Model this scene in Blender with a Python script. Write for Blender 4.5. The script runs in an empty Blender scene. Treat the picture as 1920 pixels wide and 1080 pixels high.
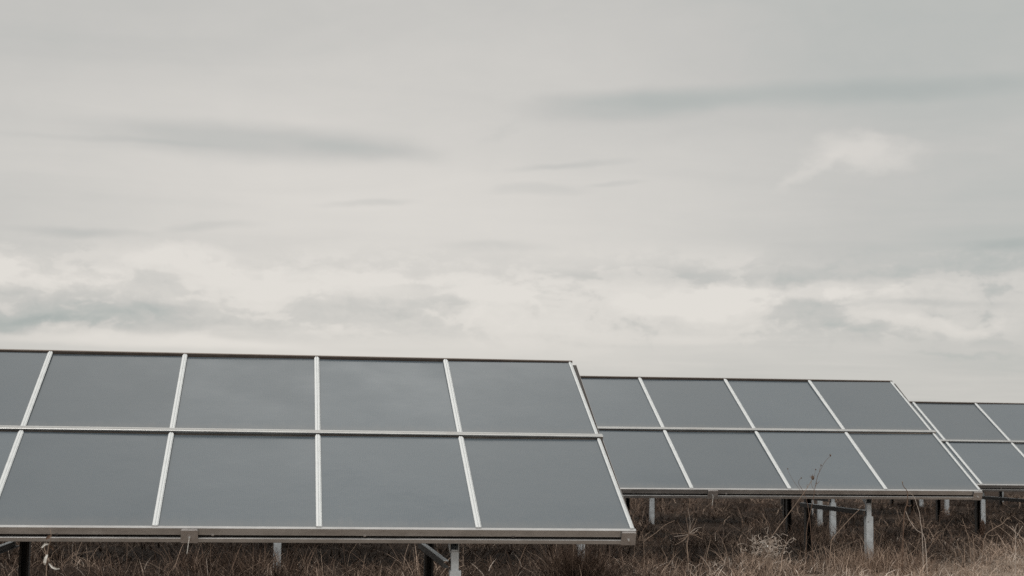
import bpy, bmesh, math, random
import numpy as np
from mathutils import Matrix, Vector

random.seed(7)
rng = np.random.default_rng(11)
sc = bpy.context.scene
C = sc.collection
PI = math.pi

# ------------------------------------------------------------------ camera
F_PX, HORIZON_Y, ROLL = 3035.0, 832.0, 0.0125       # in pixels of the 1920x1080 picture
CAM_Z = 1.42
pitch = math.atan((HORIZON_Y - 540.0) / F_PX)
fw = Vector((0, math.cos(pitch), math.sin(pitch)))
up0 = Vector((0, -math.sin(pitch), math.cos(pitch)))
rt0 = Vector((1, 0, 0))
cr, sr = math.cos(ROLL), math.sin(ROLL)
rt = cr * rt0 + sr * up0
up = -sr * rt0 + cr * up0
cam_d = bpy.data.cameras.new('camera')
cam = bpy.data.objects.new('camera', cam_d)
C.objects.link(cam)
cam.matrix_world = Matrix(((rt.x, up.x, -fw.x, 0), (rt.y, up.y, -fw.y, 0), (rt.z, up.z, -fw.z, CAM_Z), (0, 0, 0, 1)))
cam_d.sensor_width = 36.0
cam_d.lens = 36.0 * F_PX / 1920.0
cam_d.clip_start = 0.1
cam_d.clip_end = 20000
cam_d.dof.use_dof = True
cam_d.dof.focus_distance = 14.5
cam_d.dof.aperture_fstop = 3.2
sc.camera = cam


def ray(px, py):
    return (fw + rt * ((px - 960) / F_PX) + up * ((540 - py) / F_PX)).normalized()


def at(px, py, Y):                                   # world point on that sight line at forward distance Y
    d = ray(px, py)
    return Vector((0, 0, CAM_Z)) + d * (Y / d.y)


# ------------------------------------------------------------------ render / view
sc.view_settings.view_transform = 'Standard'
sc.view_settings.look = 'None'
sc.view_settings.gamma = 1.0
sc.view_settings.exposure = 0.0
sc.view_settings.use_curve_mapping = False
sc.render.engine = 'CYCLES'
sc.cycles.use_denoising = False
sc.cycles.max_bounces = 6
sc.cycles.diffuse_bounces = 3
sc.cycles.glossy_bounces = 3

# ------------------------------------------------------------------ world: overcast sky
SUN_EL, SUN_AZ = math.radians(48), math.radians(205)   # azimuth clockwise from +Y (the view): behind and to the left
world = bpy.data.worlds.new('World')
sc.world = world
world.use_nodes = True
nt = world.node_tree
nt.nodes.clear()


class NB:
    """small helper that writes math as shader nodes"""
    def __init__(self, tree): self.t = tree
    def new(self, kind, **kw):
        n = self.t.nodes.new(kind)
        for k, v in kw.items(): setattr(n, k, v)
        return n
    def put(self, sock, v):
        if isinstance(v, (int, float)): sock.default_value = v
        elif isinstance(v, (tuple, list)): sock.default_value = v
        else: self.t.links.new(v, sock)
    def m(self, op, a, b=0.0, c=0.0, clamp=False):
        n = self.new('ShaderNodeMath', operation=op, use_clamp=clamp)
        self.put(n.inputs[0], a); self.put(n.inputs[1], b); self.put(n.inputs[2], c)
        return n.outputs[0]
    def xyz(self, x, y, z):
        n = self.new('ShaderNodeCombineXYZ')
        for i, v in enumerate((x, y, z)): self.put(n.inputs[i], v)
        return n.outputs[0]
    def sep(self, v):
        n = self.new('ShaderNodeSeparateXYZ'); self.put(n.inputs[0], v); return n.outputs
    def noise(self, vec, scale, detail=4.0, rough=0.5, dist=0.0, out='Fac'):
        n = self.new('ShaderNodeTexNoise')
        self.put(n.inputs['Vector'], vec)
        n.inputs['Scale'].default_value = scale; n.inputs['Detail'].default_value = detail
        n.inputs['Roughness'].default_value = rough; n.inputs['Distortion'].default_value = dist
        return n.outputs[out]
    def smooth(self, v, a, b, lo=0.0, hi=1.0):
        n = self.new('ShaderNodeMapRange', interpolation_type='SMOOTHSTEP')
        self.put(n.inputs['Value'], v)
        n.inputs['From Min'].default_value = a; n.inputs['From Max'].default_value = b
        n.inputs['To Min'].default_value = lo; n.inputs['To Max'].default_value = hi
        return n.outputs['Result']
    def ramp(self, v, stops, interp='LINEAR'):
        n = self.new('ShaderNodeValToRGB'); cr_ = n.color_ramp; cr_.interpolation = interp
        while len(cr_.elements) > 1: cr_.elements.remove(cr_.elements[-1])
        cr_.elements[0].position = stops[0][0]; cr_.elements[0].color = (*stops[0][1], 1)
        for p, c in stops[1:]:
            e = cr_.elements.new(p); e.color = (*c, 1)
        self.put(n.inputs[0], v)
        return n.outputs[0]
    def mixc(self, f, a, b, mode='MIX'):
        n = self.new('ShaderNodeMix', data_type='RGBA', blend_type=mode)
        self.put(n.inputs[0], f); self.put(n.inputs[6], a if not isinstance(a, tuple) else (*a, 1)); self.put(n.inputs[7], b if not isinstance(b, tuple) else (*b, 1))
        return n.outputs[2]


W = NB(nt)
tc = W.new('ShaderNodeTexCoord')
dx, dy, dz = W.sep(tc.outputs['Generated'])
az = W.m('ARCTAN2', dx, dy)
el = W.m('ARCSINE', dz)


def azel(px, py):
    d = ray(px, py)
    return math.atan2(d.x, d.y), math.asin(d.z)


# turbulent copies of azimuth / elevation for ragged cloud edges
vec_ae = W.xyz(az, W.m('MULTIPLY', el, 1.7), 0.0)
n_big = W.noise(vec_ae, 16.0, 6.0, 0.58, 0.0, 'Color')
nb = W.sep(n_big)
az_r = W.m('ADD', az, W.m('MULTIPLY', W.m('SUBTRACT', nb[0], 0.5), 0.085))
el_r = W.m('ADD', el, W.m('MULTIPLY', W.m('SUBTRACT', nb[1], 0.5), 0.042))
n_soft = W.sep(W.noise(W.xyz(az, W.m('MULTIPLY', el, 3.0), 3.0), 9.0, 4.0, 0.55, 0.0, 'Color'))
az_s = W.m('ADD', az, W.m('MULTIPLY', W.m('SUBTRACT', n_soft[0], 0.5), 0.05))
el_s = W.m('ADD', el, W.m('MULTIPLY', W.m('SUBTRACT', n_soft[1], 0.5), 0.018))

az_l = W.m('ADD', az, W.m('MULTIPLY', W.m('SUBTRACT', n_soft[0], 0.5), 0.04))
el_l = W.m('ADD', el, W.m('MULTIPLY', W.m('SUBTRACT', n_soft[1], 0.5), 0.0035))

n_lens = W.sep(W.noise(W.xyz(az, W.m('MULTIPLY', el, 2.0), 9.0), 26.0, 3.0, 0.5, 0.0, 'Color'))
az_e = W.m('ADD', az, W.m('MULTIPLY', W.m('SUBTRACT', n_lens[0], 0.5), 0.030))
el_e = W.m('ADD', el, W.m('MULTIPLY', W.m('SUBTRACT', n_lens[1], 0.5), 0.0055))


def cloud(cx, cy, rx, ry, amp, tilt=0.0, soft=0.85, rag=0):
    """one cloud: an ellipse of sky directions with a soft edge; amp < 0 darker, > 0 brighter"""
    a0, e0 = azel(cx, cy)
    A, E = ((az, el), (az_s, el_s), (az_r, el_r), (az_l, el_l), (az_e, el_e))[rag]
    u = W.m('SUBTRACT', A, a0); v = W.m('SUBTRACT', E, e0)
    v = W.m('ADD', v, W.m('MULTIPLY', u, tilt))
    u = W.m('DIVIDE', u, rx / F_PX); v = W.m('DIVIDE', v, ry / F_PX)
    r = W.m('SQRT', W.m('ADD', W.m('MULTIPLY', u, u), W.m('MULTIPLY', v, v)))
    return W.smooth(r, 1.0, 1.0 - soft, 0.0, amp)


clouds = [
    # broad light and shade of the cloud sheet
    cloud(720, 400, 1000, 420, 0.24, 0, 1.0, 1),
    cloud(1850, 60, 900, 420, -0.165, 0, 1.0, 1), cloud(1900, 520, 560, 300, -0.13, 0, 1.0, 1),
    cloud(60, -60, 900, 230, -0.09, 0, 1.0, 1),
    # lens-shaped streaks
    cloud(480, 266, 410, 50, -0.24, 0.03, 0.8, 4), cloud(700, 284, 190, 24, -0.09, 0.06, 0.9, 4), cloud(200, 262, 260, 8, -0.07, 0.0, 0.9, 4),
    cloud(1170, 200, 280, 44, -0.17, -0.05, 0.75, 4), cloud(1560, 174, 640, 34, -0.13, -0.012, 0.9, 4),
    cloud(690, 380, 125, 12, -0.15, 0, 0.8, 1), cloud(1000, 357, 125, 17, -0.12, 0, 0.8, 1), cloud(1140, 346, 80, 8, -0.12, -0.05, 0.9, 1),
    cloud(1080, 307, 160, 11, -0.14, -0.08, 0.9, 1), cloud(150, 435, 190, 17, -0.16, 0, 0.9, 1), cloud(420, 430, 130, 16, -0.12, -0.12, 0.9, 1),
    cloud(930, 462, 150, 15, -0.12, 0, 0.9, 1), cloud(925, 250, 40, 26, -0.05, -0.5, 0.9, 2), cloud(1880, 460, 120, 16, -0.12, 0, 0.9, 1),
    # heap clouds low down
    cloud(1625, 282, 125, 46, 0.22, 0.08, 0.8, 2), cloud(1530, 322, 100, 24, 0.14, -0.3, 0.95, 2),
    cloud(60, 500, 240, 36, 0.18, 0.1, 0.7, 2), cloud(330, 490, 130, 32, 0.20, 0, 0.7, 2), cloud(600, 520, 240, 42, 0.22, 0.06, 0.65, 2),
    cloud(170, 584, 340, 44, -0.20, 0.0, 0.85, 2), cloud(60, 602, 180, 24, -0.22, 0.0, 0.8, 2), cloud(560, 590, 260, 34, -0.05, -0.12, 0.9, 2), cloud(820, 570, 200, 26, -0.06, -0.1, 0.9, 2),
    cloud(1330, 562, 210, 34, 0.26, 0, 0.6, 2), cloud(1570, 552, 130, 36, 0.24, -0.1, 0.6, 2), cloud(930, 560, 120, 26, 0.16, 0, 0.7, 2), cloud(1760, 600, 150, 24, 0.15, 0, 0.7, 2),
    cloud(1330, 608, 300, 18, -0.05, 0, 0.9, 2), cloud(1740, 574, 190, 10, -0.14, 0, 0.9, 1), cloud(1230, 520, 340, 24, -0.12, 0, 0.9, 1), cloud(1790, 660, 160, 10, -0.08, 0, 0.9, 2),
    cloud(300, 640, 420, 16, 0.20, 0.02, 0.8, 1), cloud(760, 655, 1300, 60, 0.13, 0, 0.95, 1),
]
V = W.m('ADD', 0.60, 0.0)
for c_ in clouds:
    V = W.m('ADD', V, c_)
# the same stratus seen everywhere: a flat layer overhead, streaked by the wind
# low bank of heap cloud round the horizon, billowed and torn
bank = W.m('MULTIPLY', W.smooth(el, azel(960, 668)[1], azel(960, 600)[1]), W.smooth(el, azel(960, 440)[1], azel(960, 540)[1]))
bt = W.noise(W.xyz(az_s, W.m('MULTIPLY', el_s, 2.3), 1.7), 15.0, 9.0, 0.60, 0.25)
bt2 = W.noise(W.xyz(az_r, W.m('MULTIPLY', el_r, 2.0), 4.1), 42.0, 7.0, 0.62, 0.3)
bank_v = W.m('ADD', W.m('MULTIPLY', W.m('SUBTRACT', bt, 0.40), 0.36), W.m('MULTIPLY', W.m('SUBTRACT', bt2, 0.5), 0.40))
bank_v = W.m('ADD', bank_v, W.smooth(bt, 0.47, 0.55, -0.03, 0.07))
edge = W.m('ADD', bt, W.m('MULTIPLY', W.m('SUBTRACT', bt2, 0.5), 0.45))
bank_v = W.m('ADD', bank_v, W.m('ADD', W.smooth(edge, 0.48, 0.53, 0.0, 0.07), W.smooth(edge, 0.40, 0.36, 0.0, -0.02)))
V = W.m('ADD', V, W.m('MULTIPLY', bank, bank_v))
zc = W.m('MAXIMUM', W.m('ADD', dz, 0.05), 0.05)
plane = W.xyz(W.m('DIVIDE', dx, zc), W.m('MULTIPLY', W.m('DIVIDE', dy, zc), 1.6), 0.0)
streak = W.noise(plane, 0.85, 5.0, 0.55, 0.6)
V = W.m('ADD', V, W.m('MULTIPLY', W.m('SUBTRACT', streak, 0.5), 0.26))
fine = W.noise(vec_ae, 30.0, 5.0, 0.6, 0.4)
V = W.m('ADD', V, W.m('MULTIPLY', W.m('SUBTRACT', fine, 0.5), 0.07), clamp=True)
cloud_col = W.ramp(V, [(0.0, (0.33, 0.37, 0.36)), (0.22, (0.397, 0.429, 0.413)), (0.40, (0.482, 0.497, 0.474)), (0.55, (0.566, 0.556, 0.527)), (0.8, (0.695, 0.667, 0.624)), (1.0, (0.77, 0.735, 0.685))])
# an overcast sky grows brighter towards the zenith
zen = W.smooth(dz, 0.25, 1.0, 1.0, 1.75)
# the sheet is thinner and brighter in a broad patch high ahead, as the glass shows
pu = W.m('DIVIDE', W.m('ADD', az_s, 0.08), 0.42); pv = W.m('DIVIDE', W.m('SUBTRACT', el_s, 0.85), 0.14)
thin = W.smooth(W.m('SQRT', W.m('ADD', W.m('MULTIPLY', pu, pu), W.m('MULTIPLY', pv, pv))), 1.0, 0.0, 1.0, 1.95)
zen = W.m('MULTIPLY', zen, thin)
cloud_col = W.mixc(1.0, cloud_col, W.xyz(zen, zen, zen), 'MULTIPLY')
below = W.smooth(dz, -0.03, 0.0)
cloud_col = W.mixc(below, (0.10, 0.085, 0.07), cloud_col)
sky = W.new('ShaderNodeTexSky', sky_type='NISHITA')
sky.sun_disc = False
sky.sun_elevation = SUN_EL
sky.sun_rotation = SUN_AZ
bg_sky = W.new('ShaderNodeBackground'); bg_sky.inputs['Strength'].default_value = 0.08
nt.links.new(sky.outputs[0], bg_sky.inputs['Color'])
bg_cl = W.new('ShaderNodeBackground'); bg_cl.inputs['Strength'].default_value = 1.0
nt.links.new(cloud_col, bg_cl.inputs['Color'])
mx = W.new('ShaderNodeMixShader'); mx.inputs[0].default_value = 0.95
nt.links.new(bg_sky.outputs[0], mx.inputs[1]); nt.links.new(bg_cl.outputs[0], mx.inputs[2])
wo = W.new('ShaderNodeOutputWorld')
nt.links.new(mx.outputs[0], wo.inputs['Surface'])

# ------------------------------------------------------------------ sun (veiled)
sd = bpy.data.lights.new('sun', 'SUN')
sd.energy = 1.5
sd.angle = math.radians(22)
sd.color = (1.0, 0.96, 0.9)
sun = bpy.data.objects.new('sun', sd)
C.objects.link(sun)
to_sun = Vector((math.sin(SUN_AZ) * math.cos(SUN_EL), math.cos(SUN_AZ) * math.cos(SUN_EL), math.sin(SUN_EL)))
sun.rotation_euler = to_sun.to_track_quat('Z', 'Y').to_euler()


# ------------------------------------------------------------------ materials
def material(name):
    m = bpy.data.materials.new(name); m.use_nodes = True
    N = NB(m.node_tree)
    b = m.node_tree.nodes['Principled BSDF']
    return m, N, b


def mat_metal(name, col, rough, metallic, vary=0.12, scale=14.0, dirt=None, stretch=(1, 1, 1)):
    m, N, b = material(name)
    t = N.new('ShaderNodeTexCoord')
    mp = N.new('ShaderNodeMapping'); mp.inputs['Scale'].default_value = stretch
    N.t.links.new(t.outputs['Object'], mp.inputs[0])
    n1 = N.noise(mp.outputs[0], scale, 5, 0.65)
    n2 = N.noise(mp.outputs[0], scale * 6, 3, 0.6)
    f = N.m('ADD', N.m('MULTIPLY', n1, 0.65), N.m('MULTIPLY', n2, 0.35))
    lo = tuple(c * (1 - vary) for c in col); hi = tuple(min(1, c * (1 + vary)) for c in col)
    c = N.ramp(f, [(0.3, lo), (0.7, hi)])
    if dirt:
        n3 = N.noise(mp.outputs[0], scale * 0.45, 6, 0.7)
        c = N.mixc(N.smooth(n3, 0.52, 0.78, 0, dirt[1]), c, dirt[0])
    N.put(b.inputs['Base Color'], c)
    N.put(b.inputs['Roughness'], N.smooth(n1, 0.25, 0.75, rough - 0.08, rough + 0.1))
    b.inputs['Metallic'].default_value = metallic
    bp = N.new('ShaderNodeBump'); bp.inputs['Strength'].default_value = 0.08; bp.inputs['Distance'].default_value = 0.002
    N.put(bp.inputs['Height'], n2); N.t.links.new(bp.outputs[0], b.inputs['Normal'])
    return m


M_ALU = mat_metal('anodised_aluminium', (0.73, 0.75, 0.755), 0.38, 0.85, 0.07, 9, ((0.42, 0.40, 0.37), 0.35))
M_RAIL = mat_metal('weathered_rail_aluminium', (0.46, 0.46, 0.46), 0.38, 0.72, 0.22, 2.2, ((0.25, 0.225, 0.21), 0.6), (1, 3, 3))
M_MID = mat_metal('middle_rail_aluminium', (0.52, 0.525, 0.52), 0.36, 0.9, 0.1, 5, ((0.33, 0.29, 0.26), 0.4), (1, 3, 3))
M_GALV = mat_metal('galvanised_steel', (0.50, 0.535, 0.56), 0.5, 0.4, 0.2, 12, ((0.33, 0.29, 0.25), 0.65))
M_PLATE = mat_metal('zinc_plate', (0.40, 0.38, 0.37), 0.5, 0.7, 0.14, 20, ((0.22, 0.18, 0.16), 0.5))
M_BROWN = mat_metal('brown_top_rail', (0.20, 0.17, 0.15), 0.5, 0.7, 0.2, 5, ((0.10, 0.075, 0.06), 0.6), (1, 3, 3))  # top rail: dark brown with darker random patches
M_STEEL = mat_metal('shade_dark_steel', (0.055, 0.05, 0.047), 0.6, 0.3, 0.25, 9, ((0.10, 0.085, 0.07), 0.4))  # rear posts and ties: shade under the panels put into the near-black colour
M_BLACK = mat_metal('black_slot', (0.02, 0.018, 0.016), 0.8, 0.0, 0.2, 8)
M_DARK = mat_metal('dark_channel', (0.10, 0.09, 0.085), 0.6, 0.4, 0.2, 8)


def mat_glass():
    m, N, b = material('thin_film_glass')
    t = N.new('ShaderNodeTexCoord')
    x, y, z = N.sep(t.outputs['Object'])
    oi = N.new('ShaderNodeObjectInfo')
    # laser-scribed cell lines every 12 mm across the sheet
    w = N.m('PINGPONG', N.m('ADD', x, 5.0), 0.0065)
    line = N.smooth(w, 0.0, 0.0016, 1.0, 0.0)
    seed = N.m('MULTIPLY', oi.outputs['Random'], 31.0)
    p3 = N.xyz(x, y, seed)
    cloudy = N.noise(p3, 1.3, 4, 0.55)
    dust = N.noise(p3, 150.0, 3, 0.7)
    run = N.noise(N.xyz(N.m('MULTIPLY', x, 26.0), N.m('MULTIPLY', y, 1.2), seed), 1.0, 4, 0.6)
    c = N.ramp(cloudy, [(0.3, (0.034, 0.054, 0.072)), (0.7, (0.053, 0.073, 0.090))])
    c = N.mixc(N.m('MULTIPLY', line, 0.38), c, (0.13, 0.13, 0.125))
    c = N.mixc(N.smooth(dust, 0.50, 0.75, 0, 0.30), c, (0.22, 0.20, 0.18))
    # dust that rain leaves along the lower edge of each sheet
    low = N.smooth(N.m('ADD', y, N.m('MULTIPLY', N.m('SUBTRACT', run, 0.5), 0.16)), 0.16, 0.0, 0, 0.25)
    c = N.mixc(low, c, (0.15, 0.14, 0.13))
    tint = N.m('ADD', 0.88, N.m('MULTIPLY', oi.outputs['Random'], 0.24))
    c = N.mixc(1.0, c, N.xyz(tint, tint, tint), 'MULTIPLY')
    N.put(b.inputs['Base Color'], c)
    N.put(b.inputs['Roughness'], N.smooth(N.m('ADD', cloudy, N.m('MULTIPLY', dust, 0.3)), 0.4, 0.9, 0.14, 0.30))
    b.inputs['Specular Tint'].default_value = (0.935, 0.975, 1.0, 1)
    wav = N.noise(p3, 2.2, 3, 0.5)
    bp = N.new('ShaderNodeBump'); bp.inputs['Strength'].default_value = 0.5; bp.inputs['Distance'].default_value = 0.004
    N.put(bp.inputs['Height'], wav); N.t.links.new(bp.outputs[0], b.inputs['Normal'])
    b.inputs['IOR'].default_value = 1.75
    return m


M_GLASS = mat_glass()


def mat_straw(name, tint=1.0, rough=0.75):
    m, N, b = material(name)
    a = N.new('ShaderNodeAttribute', attribute_name='Col')
    c = N.mixc(1.0, a.outputs['Color'], (tint, tint, tint), 'MULTIPLY')
    N.put(b.inputs['Base Color'], c)
    b.inputs['Roughness'].default_value = rough
    b.inputs['Specular IOR Level'].default_value = 0.25
    tr = N.new('ShaderNodeBsdfTranslucent')
    N.put(tr.inputs['Color'], c)
    mixs = N.new('ShaderNodeMixShader'); mixs.inputs[0].default_value = 0.10
    out = m.node_tree.nodes['Material Output']
    N.t.links.new(b.outputs[0], mixs.inputs[1]); N.t.links.new(tr.outputs[0], mixs.inputs[2]); N.t.links.new(mixs.outputs[0], out.inputs['Surface'])
    return m


M_STRAW = mat_straw('dry_straw')


def mat_plain(name, lo, hi, scale=30, rough=0.8):
    m, N, b = material(name)
    t = N.new('ShaderNodeTexCoord')
    N.put(b.inputs['Base Color'], N.ramp(N.noise(t.outputs['Object'], scale, 4, 0.6), [(0.3, lo), (0.7, hi)]))
    b.inputs['Roughness'].default_value = rough
    b.inputs['Specular IOR Level'].default_value = 0.2
    return m


M_PALE = mat_plain('bleached_stalk', (0.30, 0.25, 0.21), (0.52, 0.46, 0.41))
M_TWIG = mat_plain('brown_twig', (0.085, 0.055, 0.04), (0.17, 0.115, 0.085))
M_TAN = mat_plain('tan_stalk', (0.18, 0.13, 0.10), (0.33, 0.255, 0.20))
M_LEAF = mat_plain('pale_dead_leaf', (0.42, 0.41, 0.38), (0.68, 0.67, 0.64))
M_RUST = mat_plain('dock_seed', (0.05, 0.03, 0.022), (0.11, 0.07, 0.05), 60)


def mat_ground():
    m, N, b = material('dry_turf')
    g = N.new('ShaderNodeNewGeometry')
    P = g.outputs['Position']
    n1 = N.noise(P, 0.35, 6, 0.6); n2 = N.noise(P, 6.0, 6, 0.7); n3 = N.noise(P, 60.0, 4, 0.7)
    f = N.m('ADD', N.m('MULTIPLY', n1, 0.35), N.m('ADD', N.m('MULTIPLY', n2, 0.35), N.m('MULTIPLY', n3, 0.3)))
    c = N.ramp(f, [(0.32, (0.020, 0.014, 0.010)), (0.5, (0.035, 0.024, 0.018)), (0.68, (0.08, 0.055, 0.04))])
    gx_, gy_, gz_ = N.sep(P)
    # mown, bleached strip that runs along the front of the rows
    path = N.smooth(N.m('ADD', N.m('SUBTRACT', N.m('SUBTRACT', gy_, N.m('MULTIPLY', gx_, 0.14)), N.smooth(gx_, 1.6, 3.6, 0.0, 5.5)), N.m('MULTIPLY', N.m('SUBTRACT', n2, 0.5), 1.6)), 11.9, 11.0)
    path = N.m('MAXIMUM', path, N.m('MULTIPLY', N.smooth(N.m('ADD', N.m('SUBTRACT', gy_, gx_), N.m('MULTIPLY', N.m('SUBTRACT', n2, 0.5), 1.6)), 14.6, 13.4), N.smooth(gx_, 1.6, 3.6)))
    c = N.mixc(path, c, N.ramp(f, [(0.32, (0.17, 0.13, 0.10)), (0.68, (0.40, 0.325, 0.265))]))
    N.put(b.inputs['Base Color'], c)
    b.inputs['Roughness'].default_value = 0.95
    b.inputs['Specular IOR Level'].default_value = 0.1
    bp = N.new('ShaderNodeBump'); bp.inputs['Strength'].default_value = 0.9; bp.inputs['Distance'].default_value = 0.05
    N.put(bp.inputs['Height'], N.m('ADD', n2, N.m('MULTIPLY', n3, 0.5))); N.t.links.new(bp.outputs[0], b.inputs['Normal'])
    return m


M_GROUND = mat_ground()

# ------------------------------------------------------------------ ground
_gy = np.array([-3000, 0, 12, 16, 18.5, 21, 24, 28, 33, 40, 50, 65, 90, 150, 400, 9000.])
_gz = np.array([0, 0, 0.0, 0.04, 0.10, 0.09, 0.0, -0.05, -0.08, -0.14, -0.25, -0.42, -0.6, -0.8, -1.0, -1.0])


def ground_z(x, y):
    x = np.asarray(x, float); y = np.asarray(y, float)
    yy = y - 0.10 * x
    z = (np.interp(yy - 1.2, _gy, _gz) + np.interp(yy, _gy, _gz) + np.interp(yy + 1.2, _gy, _gz)) / 3
    near = np.clip(1.5 - np.hypot(x, y) / 120.0, 0, 1)
    z = z + near * (0.035 * np.sin(x * 0.9 + 1.3 * np.sin(y * 0.35)) * np.sin(y * 0.8 + 0.6) + 0.02 * np.sin(x * 2.7 + y * 1.1) * np.sin(y * 2.3 - x * 0.7))
    return z


def new_mesh_object(name, verts, faces, mat, parent=None, smooth=False):
    me = bpy.data.meshes.new(name)
    me.from_pydata([tuple(v) for v in verts], [], faces)
    me.update()
    if smooth: me.polygons.foreach_set('use_smooth', [True] * len(me.polygons))
    if mat: me.materials.append(mat)
    o = bpy.data.objects.new(name, me)
    C.objects.link(o)
    if parent: o.parent = parent
    return o


xs = np.concatenate([-np.geomspace(6000, 32, 22), np.arange(-30, 30.01, 0.4), np.geomspace(32, 6000, 22)])
ys = np.concatenate([-np.geomspace(3000, 12, 16), np.arange(-10, 75.01, 0.4), np.geomspace(78, 9000, 30)])
gx, gy = np.meshgrid(xs, ys)
gz = ground_z(gx, gy)
gv = np.stack([gx, gy, gz], -1).reshape(-1, 3)
nx, ny = len(xs), len(ys)
gf = [(j * nx + i, j * nx + i + 1, (j + 1) * nx + i + 1, (j + 1) * nx + i) for j in range(ny - 1) for i in range(nx - 1)]
ground = new_mesh_object('ground', gv, gf, M_GROUND, None, True)
ground['kind'] = 'structure'
ground['label'] = 'uneven brown ground of the field under the dry grass'

# ------------------------------------------------------------------ solar table (built once, copied)
PW, RH, TILT, NCOL = 1.12, 1.4996, 0.4602, 11
LEN = PW * NCOL
ct, st = math.cos(TILT), math.sin(TILT)
EDGE = 0.86                                           # lower edge above the ground


def SP(x, s, n):                                      # slope coordinates -> table coordinates
    return (x, s * ct - n * st, s * st + n * ct + EDGE)


class MB:
    def __init__(self): self.v = []; self.f = []
    def hexa(self, pts):                              # 8 points: bottom ring, top ring
        k = len(self.v); self.v += list(pts)
        self.f += [tuple(k + i for i in q) for q in ((3, 2, 1, 0), (4, 5, 6, 7), (0, 1, 5, 4), (1, 2, 6, 5), (2, 3, 7, 6), (3, 0, 4, 7))]
        return self
    def sbox(self, x0, x1, s0, s1, n0, n1):
        return self.hexa([SP(x0, s0, n0), SP(x1, s0, n0), SP(x1, s1, n0), SP(x0, s1, n0), SP(x0, s0, n1), SP(x1, s0, n1), SP(x1, s1, n1), SP(x0, s1, n1)])
    def box(self, x0, x1, y0, y1, z0, z1):
        return self.hexa([(x0, y0, z0), (x1, y0, z0), (x1, y1, z0), (x0, y1, z0), (x0, y0, z1), (x1, y0, z1), (x1, y1, z1), (x0, y1, z1)])
    def extrude(self, prof, a, b, fn):                # prof = closed list of (p, q); fn(t, p, q) -> point
        k = len(self.v); n = len(prof)
        for t in (a, b): self.v += [fn(t, p, q) for p, q in prof]
        self.f += [(k + i, k + (i + 1) % n, k + n + (i + 1) % n, k + n + i) for i in range(n)]
        self.f += [tuple(k + i for i in reversed(range(n))), tuple(k + n + i for i in range(n))]
        return self
    def build(self, name, mat, parent=None):
        o = new_mesh_object(name, self.v, self.f, mat, parent)
        bm = bmesh.new(); bm.from_mesh(o.data)
        bmesh.ops.recalc_face_normals(bm, faces=bm.faces)
        bm.to_mesh(o.data); bm.free()
        return o


def cyl(mb, c, axis, r, h, n=8):
    axis = Vector(axis).normalized(); a = axis.orthogonal().normalized(); b = axis.cross(a)
    c = Vector(c)
    prof = [(r * math.cos(2 * PI * i / n), r * math.sin(2 * PI * i / n)) for i in range(n)]
    mb.extrude(prof, 0.0, h, lambda t, p, q: tuple(c + a * p + b * q + axis * t))


def empty(name, loc, rz=0.0, ry=0.0):
    o = bpy.data.objects.new(name, None)
    C.objects.link(o)
    o.location = loc; o.rotation_euler = (0, ry, rz)
    o.empty_display_size = 0.2
    return o


def tag(o, label, cat, group=None, kind=None):
    o['label'] = label; o['category'] = cat
    if group: o['group'] = group
    if kind: o['kind'] = kind


table0 = empty('solar_table', (0, 0, 0))

# sheets of glass: one mesh for each row, shared
def sheet_mesh(name, length):
    g = 0.004
    x0, x1, b, d = -PW / 2 + 0.012, PW / 2 - 0.012, 0.0015, 0.008
    v = [(x0, 0, -d), (x1, 0, -d), (x1, length, -d), (x0, length, -d), (x0, 0, -b), (x1, 0, -b), (x1, length, -b), (x0, length, -b),
         (x0 + b, b, 0), (x1 - b, b, 0), (x1 - b, length - b, 0), (x0 + b, length - b, 0)]
    f = [(3, 2, 1, 0), (8, 9, 10, 11)]
    for r in (0, 4):
        f += [(r + i, r + (i + 1) % 4, r + 4 + (i + 1) % 4, r + 4 + i) for i in range(4)]
    me = bpy.data.meshes.new(name); me.from_pydata(v, [], f); me.update(); me.materials.append(M_GLASS)
    return me


S_LOW0, S_LOW1 = 0.008, RH - 0.047
S_UP0, S_UP1 = RH + 0.026, 2 * RH - 0.032
me_low, me_up = sheet_mesh('panel', S_LOW1 - S_LOW0), sheet_mesh('panel', S_UP1 - S_UP0)
for i in range(NCOL):
    for me, s0 in ((me_low, S_LOW0), (me_up, S_UP0)):
        o = bpy.data.objects.new('panel', me); C.objects.link(o); o.parent = table0
        o.location = SP(-(i + 0.5) * PW, s0, 0.0)
        o.rotation_euler = (TILT + random.uniform(-.006, .006), random.uniform(-.006, .006), 0)


# cover strips between the sheets, ribbed, with a chamfered upper end
def strip_mesh(length, half, both=True):
    h, g = 0.011, 0.005
    prof = [(-half, -0.002), (-half, h - 0.002), (-half + 0.003, h), (-0.004 if both else -0.002, h), (0.0, h - g), (0.004, h), (half - 0.007, h), (half - 0.004, h - 0.005), (half - 0.003, h - 0.001), (half, h - 0.001), (half, -0.002)]
    n = len(prof); v = []
    for t, sq in ((0.0, 1), (length - 0.03, 1), (length, 0)):
        v += [(p if sq else p * 0.55, t, q) for p, q in prof]
    f = [(r * n + i, r * n + i + 1, (r + 1) * n + i + 1, (r + 1) * n + i) for r in (0, 1) for i in range(n - 1)]
    f += [tuple(range(n)), tuple(2 * n + i for i in reversed(range(n)))]
    me = bpy.data.meshes.new('cover_strip'); me.from_pydata(v, [], f); me.update(); me.materials.append(M_ALU)
    bm = bmesh.new(); bm.from_mesh(me); bmesh.ops.recalc_face_normals(bm, faces=bm.faces); bm.to_mesh(me); bm.free()
    return me


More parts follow.
